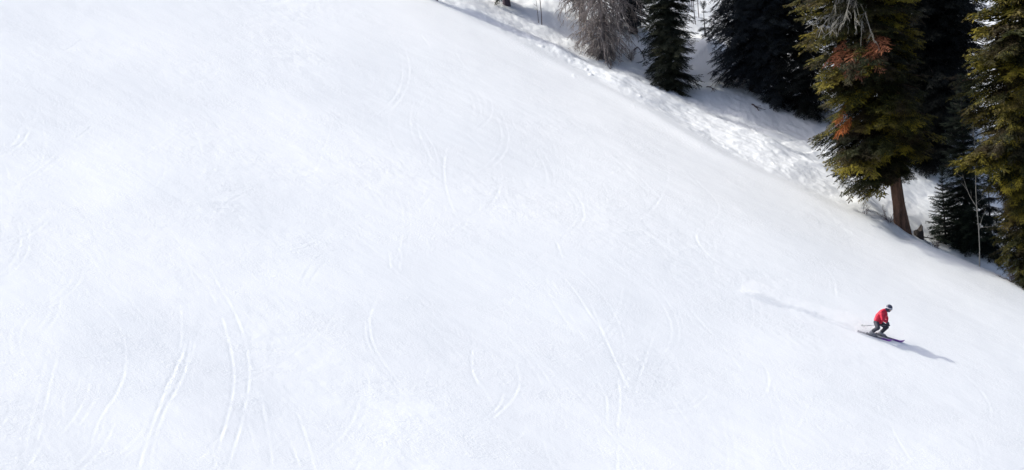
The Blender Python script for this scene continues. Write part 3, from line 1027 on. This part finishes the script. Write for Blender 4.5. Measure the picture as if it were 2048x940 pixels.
skier = empty('person', (heelF + toeF) / 2, 'skier in red jacket, dark trousers and navy helmet crouching in a turn', 'person')
J = [(pel, .10), (waist, .10), (chest, .12), (upch, .10), (neck, .055), (headc, .09),
     (hipN, .08), (kneeN, .05), (ankN, .035), (toeN, .03),
     (hipF, .08), (kneeF, .05), (ankF, .035), (toeF, .03),
     (shN, .055), (elN, .04), (wrN, .028), (hdN, .035),
     (shF, .055), (elF, .04), (wrF, .028), (hdF, .035)]
Ed = [(0, 1), (1, 2), (2, 3), (3, 4), (4, 5), (0, 6), (6, 7), (7, 8), (8, 9), (0, 10), (10, 11), (11, 12), (12, 13),
      (3, 14), (14, 15), (15, 16), (16, 17), (3, 18), (18, 19), (19, 20), (20, 21)]
skin('body', J, Ed, M_SKINC, skier)
# jacket: two chains side by side make the back and flanks, then collar and sleeves
J = []
for dy in (-.085, .085):
    J += [(K(318, 430, dy), .112), (K(306, 398, dy), .128), (K(340, 330, dy), .142), (K(392, 272, dy), .125)]
J += [(K(440, 236, 0), .09), (shN, .088), (elN, .072), (wrN, .05), (shF, .088), (elF, .072), (wrF, .05),
      (K(368, 436, -.08), .082), (K(368, 436, .08), .082), (K(452, 300, 0), .10)]
Ed = [(0, 1), (1, 2), (2, 3), (4, 5), (5, 6), (6, 7), (0, 4), (1, 5), (2, 6), (3, 7), (3, 8), (7, 8), (3, 9), (9, 10), (10, 11), (7, 12), (12, 13), (13, 14),
      (0, 15), (4, 16), (15, 16), (15, 17), (16, 17), (17, 8)]
skin('jacket', J, Ed, M_RED, skier)
J = [(K(312, 425, -.07), .115), (K(312, 425, .07), .115), (hipN, .115), (kneeN, .088), (kneeN * .45 + cuffN * .55, .078), (cuffN, .082),
     (hipF, .115), ((hipF + kneeF) / 2, .10), (kneeF, .088), (kneeF * .5 + shaftF * .5, .08), (shaftF, .082)]
Ed = [(0, 1), (0, 2), (2, 3), (3, 4), (4, 5), (1, 6), (6, 7), (7, 8), (8, 9), (9, 10), (0, 6)]
skin('trousers', J, Ed, M_TROUSER, skier)
for heel, toe, ank, cuff, n in ((heelN, toeN, ankN, cuffN, nN), (heelF, toeF, ankF, shaftF, nF)):
    up = n * .045
    J = [(ank, .062), (heel + up * .6, .055), ((heel + toe) / 2 + up, .056), (toe + up * .6, .048), (cuff, .066)]
    bo = skin('boot', J, [(0, 1), (0, 2), (2, 3), (0, 4)], M_BOOT, skier, .01)
# gloves: palm and five fingers closed round the pole grip
handdir = np.array([.45, -.1, -.85])
def glove(wr, hd, side):
    f = hd - wr; f /= np.linalg.norm(f)
    grip = gripdir
    s = np.cross(f, grip); s /= np.linalg.norm(s)
    J = [(hd, .044), (wr, .04), (wr - f * .05, .046)]
    E_ = [(0, 1), (1, 2)]
    for k in range(4):
        o = grip * (.036 - .024 * k)
        L = (.034, .038, .036, .03)[k]
        b = len(J)
        J += [(hd + o + f * .04, .013), (hd + o + f * (.04 + L) + s * .022 * side, .012), (hd + o + f * (.035 + L * .7) + s * .055 * side, .011), (hd + o + f * .03 + s * .062 * side, .010)]
        E_ += [(0, b), (b, b + 1), (b + 1, b + 2), (b + 2, b + 3)]
    b = len(J)
    J += [(hd + grip * .05 + s * .02 * side - f * .01, .014), (hd + grip * .052 + s * .05 * side + f * .015, .012), (hd + grip * .045 + s * .065 * side + f * .035, .011)]
    E_ += [(0, b), (b, b + 1), (b + 1, b + 2)]
    skin('glove', J, E_, M_GLOVE, skier, .006, smooth=3)
    return hd + f * .035 + s * .03 * side
poleN1 = K(8, 497, -.10); poleF1 = K(40, 516, .25)
gripdir = hdN - poleN1; gripdir /= np.linalg.norm(gripdir)
gN = glove(wrN, hdN, 1)
gripdir = hdF - poleF1; gripdir /= np.linalg.norm(gripdir)
gF = glove(wrF, hdF, -1)

def uv_blob(name, c, rad, axes, mat, parent, cut=None, seg=24, rings=14):
    """a rounded shell on three axes; cut(u,v,w) drops faces"""
    V = []; Fq = []
    ax = np.array(axes)
    for j in range(rings + 1):
        th = math.pi * j / rings
        for i in range(seg):
            ph = 2 * math.pi * i / seg
            q = np.array([math.sin(th) * math.cos(ph), math.sin(th) * math.sin(ph), math.cos(th)])
            V.append(q)
    V = np.array(V)
    for j in range(rings):
        for i in range(seg):
            f = (j * seg + i, (j + 1) * seg + i, (j + 1) * seg + (i + 1) % seg, j * seg + (i + 1) % seg)
            m = V[list(f)].mean(0)
            if cut is None or not cut(m): Fq.append(f)
    P = (V * np.array(rad)) @ ax + c - np.array(parent.location)
    o = mesh_obj(name, P, Fq, mat, parent, True)
    s = o.modifiers.new('thick', 'SOLIDIFY'); s.thickness = .012; s.offset = -1
    return o
fwd = np.array([.90, -.28, -.30]); fwd /= np.linalg.norm(fwd)
lft = np.cross([0, 0, 1.0], fwd); lft /= np.linalg.norm(lft)
upv = np.cross(fwd, lft)
HA = (fwd, lft, upv)
uv_blob('face', headc + fwd * .012 - upv * .02, (.095, .075, .115), HA, M_SKINC, skier)
nose = Soup(); V, Fq = tube([headc + fwd * .10 - upv * .0, headc + fwd * .125 - upv * .035, headc + fwd * .10 - upv * .05], [.008, .016, .012], 6)
nose.add(V - np.array(skier.location), Fq); nose.obj('nose', M_SKINC, skier, True)
hel = uv_blob('helmet', headc + upv * .012 - fwd * .008, (.142, .122, .14), HA, M_HELM, skier,
        cut=lambda m: m[2] < -.62 or (m[0] > .45 and m[2] < .18) or (m[2] < -.2 and m[0] > .25))
gog = uv_blob('goggles', headc + fwd * .02 + upv * .005, (.118, .098, .095), HA, M_LENS, skier, cut=lambda m: m[0] < .42 or abs(m[2]) > .5)
st = Soup()
ring = [headc + upv * .02 - fwd * .004 + fwd * .149 * math.cos(t) + lft * .128 * math.sin(t) for t in np.linspace(.75, 2 * math.pi - .75, 22)]
V, Fq = tube(ring, [.019] * 22, 6); st.add(V - np.array(skier.location), Fq); st.obj('goggle_strap', M_STRAP, skier, True)
# neck warmer under the chin
J = [(K(462, 225, 0), .075), (headc - upv * .09 + fwd * .02, .07)]
skin('neck_warmer', J, [(0, 1)], M_HELM, skier)

def make_pole(top, tip, label):
    root = empty('ski_pole', top, label, 'ski pole', 'pair of ski poles in the skier\'s hands')
    d = tip - top; L = np.linalg.norm(d); d = d / L
    for nm, a, b, r0, r1, mt in (('grip', -.06, .09, .017, .015, M_BLACK), ('shaft', .09, L - .04, .0095, .007, M_POLE), ('spike', L - .04, L, .006, .002, M_BLACK)):
        s = Soup(); V, Fq = tube([d * a, d * (a * .5 + b * .5), d * b], [r0, (r0 + r1) / 2, r1], 8); s.add(V, Fq); s.obj(nm, mt, root, True)
    s = Soup(); V, Fq = tube([d * (L - .075), d * (L - .07), d * (L - .06), d * (L - .055)], [.012, .045, .045, .012], 12); s.add(V, Fq); s.obj('basket', M_BLACK, root)
make_pole(gN, poleN1, 'ski pole in the hand nearer the camera, trailing higher behind the skier')
make_pole(gF, poleF1, 'ski pole in the hand farther from the camera, trailing lower behind the skier')

# ------------------------------------------------------------------ snow thrown up by the skis
def spray_mat(name, dens, scale):
    m = bpy.data.materials.new(name); m.use_nodes = True
    nt = m.node_tree
    nt.nodes.remove(nt.nodes['Principled BSDF'])
    out = nt.nodes['Material Output']
    v = nt.nodes.new('ShaderNodeVolumePrincipled')
    v.inputs['Color'].default_value = (.97, .98, 1, 1)
    v.inputs['Anisotropy'].default_value = .2
    tc = nt.nodes.new('ShaderNodeTexCoord')
    n = nt.nodes.new('ShaderNodeTexNoise'); n.inputs['Scale'].default_value = scale; n.inputs['Detail'].default_value = 4
    nt.links.new(tc.outputs['Object'], n.inputs['Vector'])
    mr = nt.nodes.new('ShaderNodeMapRange')
    mr.inputs[1].default_value = .36; mr.inputs[2].default_value = .72; mr.inputs[3].default_value = 0; mr.inputs[4].default_value = dens
    nt.links.new(n.outputs[0], mr.inputs[0])
    nt.links.new(mr.outputs[0], v.inputs['Density'])
    nt.links.new(v.outputs[0], out.inputs['Volume'])
    return m

def plume(pts, radii, mat, seed):
    """a closed lumpy hull along the ski trail, resting on the snow"""
    rng = np.random.default_rng(seed)
    P = []
    for (px, py), r in zip(pts, radii):
        q = plane_hit(px, py); q = on_snow(q); P.append(q + np.array([0, 0, r * .55]))
    P = np.array(P); t = np.linspace(0, 1, len(P)); tt = np.linspace(0, 1, 24)
    P2 = np.stack([np.interp(tt, t, P[:, i]) for i in range(3)], 1); r2 = np.interp(tt, t, radii) * (1 + rng.normal(0, .08, 24))
    r2[0] *= .1; r2[-1] *= .1
    V, Fq = tube(P2, r2, 14)
    faces = [tuple(f) for f in Fq] + [tuple(range(13, -1, -1)), tuple(range(len(V) - 14, len(V)))]
    o = mesh_obj('snow_spray', V - P[0], faces, mat, None, True)
    o.location = tuple(map(float, P[0]))
    o['kind'] = 'stuff'
    return o
plume([(1750, 674), (1728, 667), (1690, 653), (1650, 640), (1600, 620), (1560, 606)], [.24, .34, .36, .32, .28, .2], spray_mat('spray', 1.0, 2.2), 1)
plume([(1762, 679), (1748, 675), (1730, 670), (1708, 661)], [.10, .2, .27, .2], spray_mat('spray_thick', 3.5, 3.0), 3)
plume([(1560, 606), (1530, 598), (1500, 589), (1482, 583)], [.2, .34, .4, .2], spray_mat('spray_puff', 1.1, 1.8), 2)
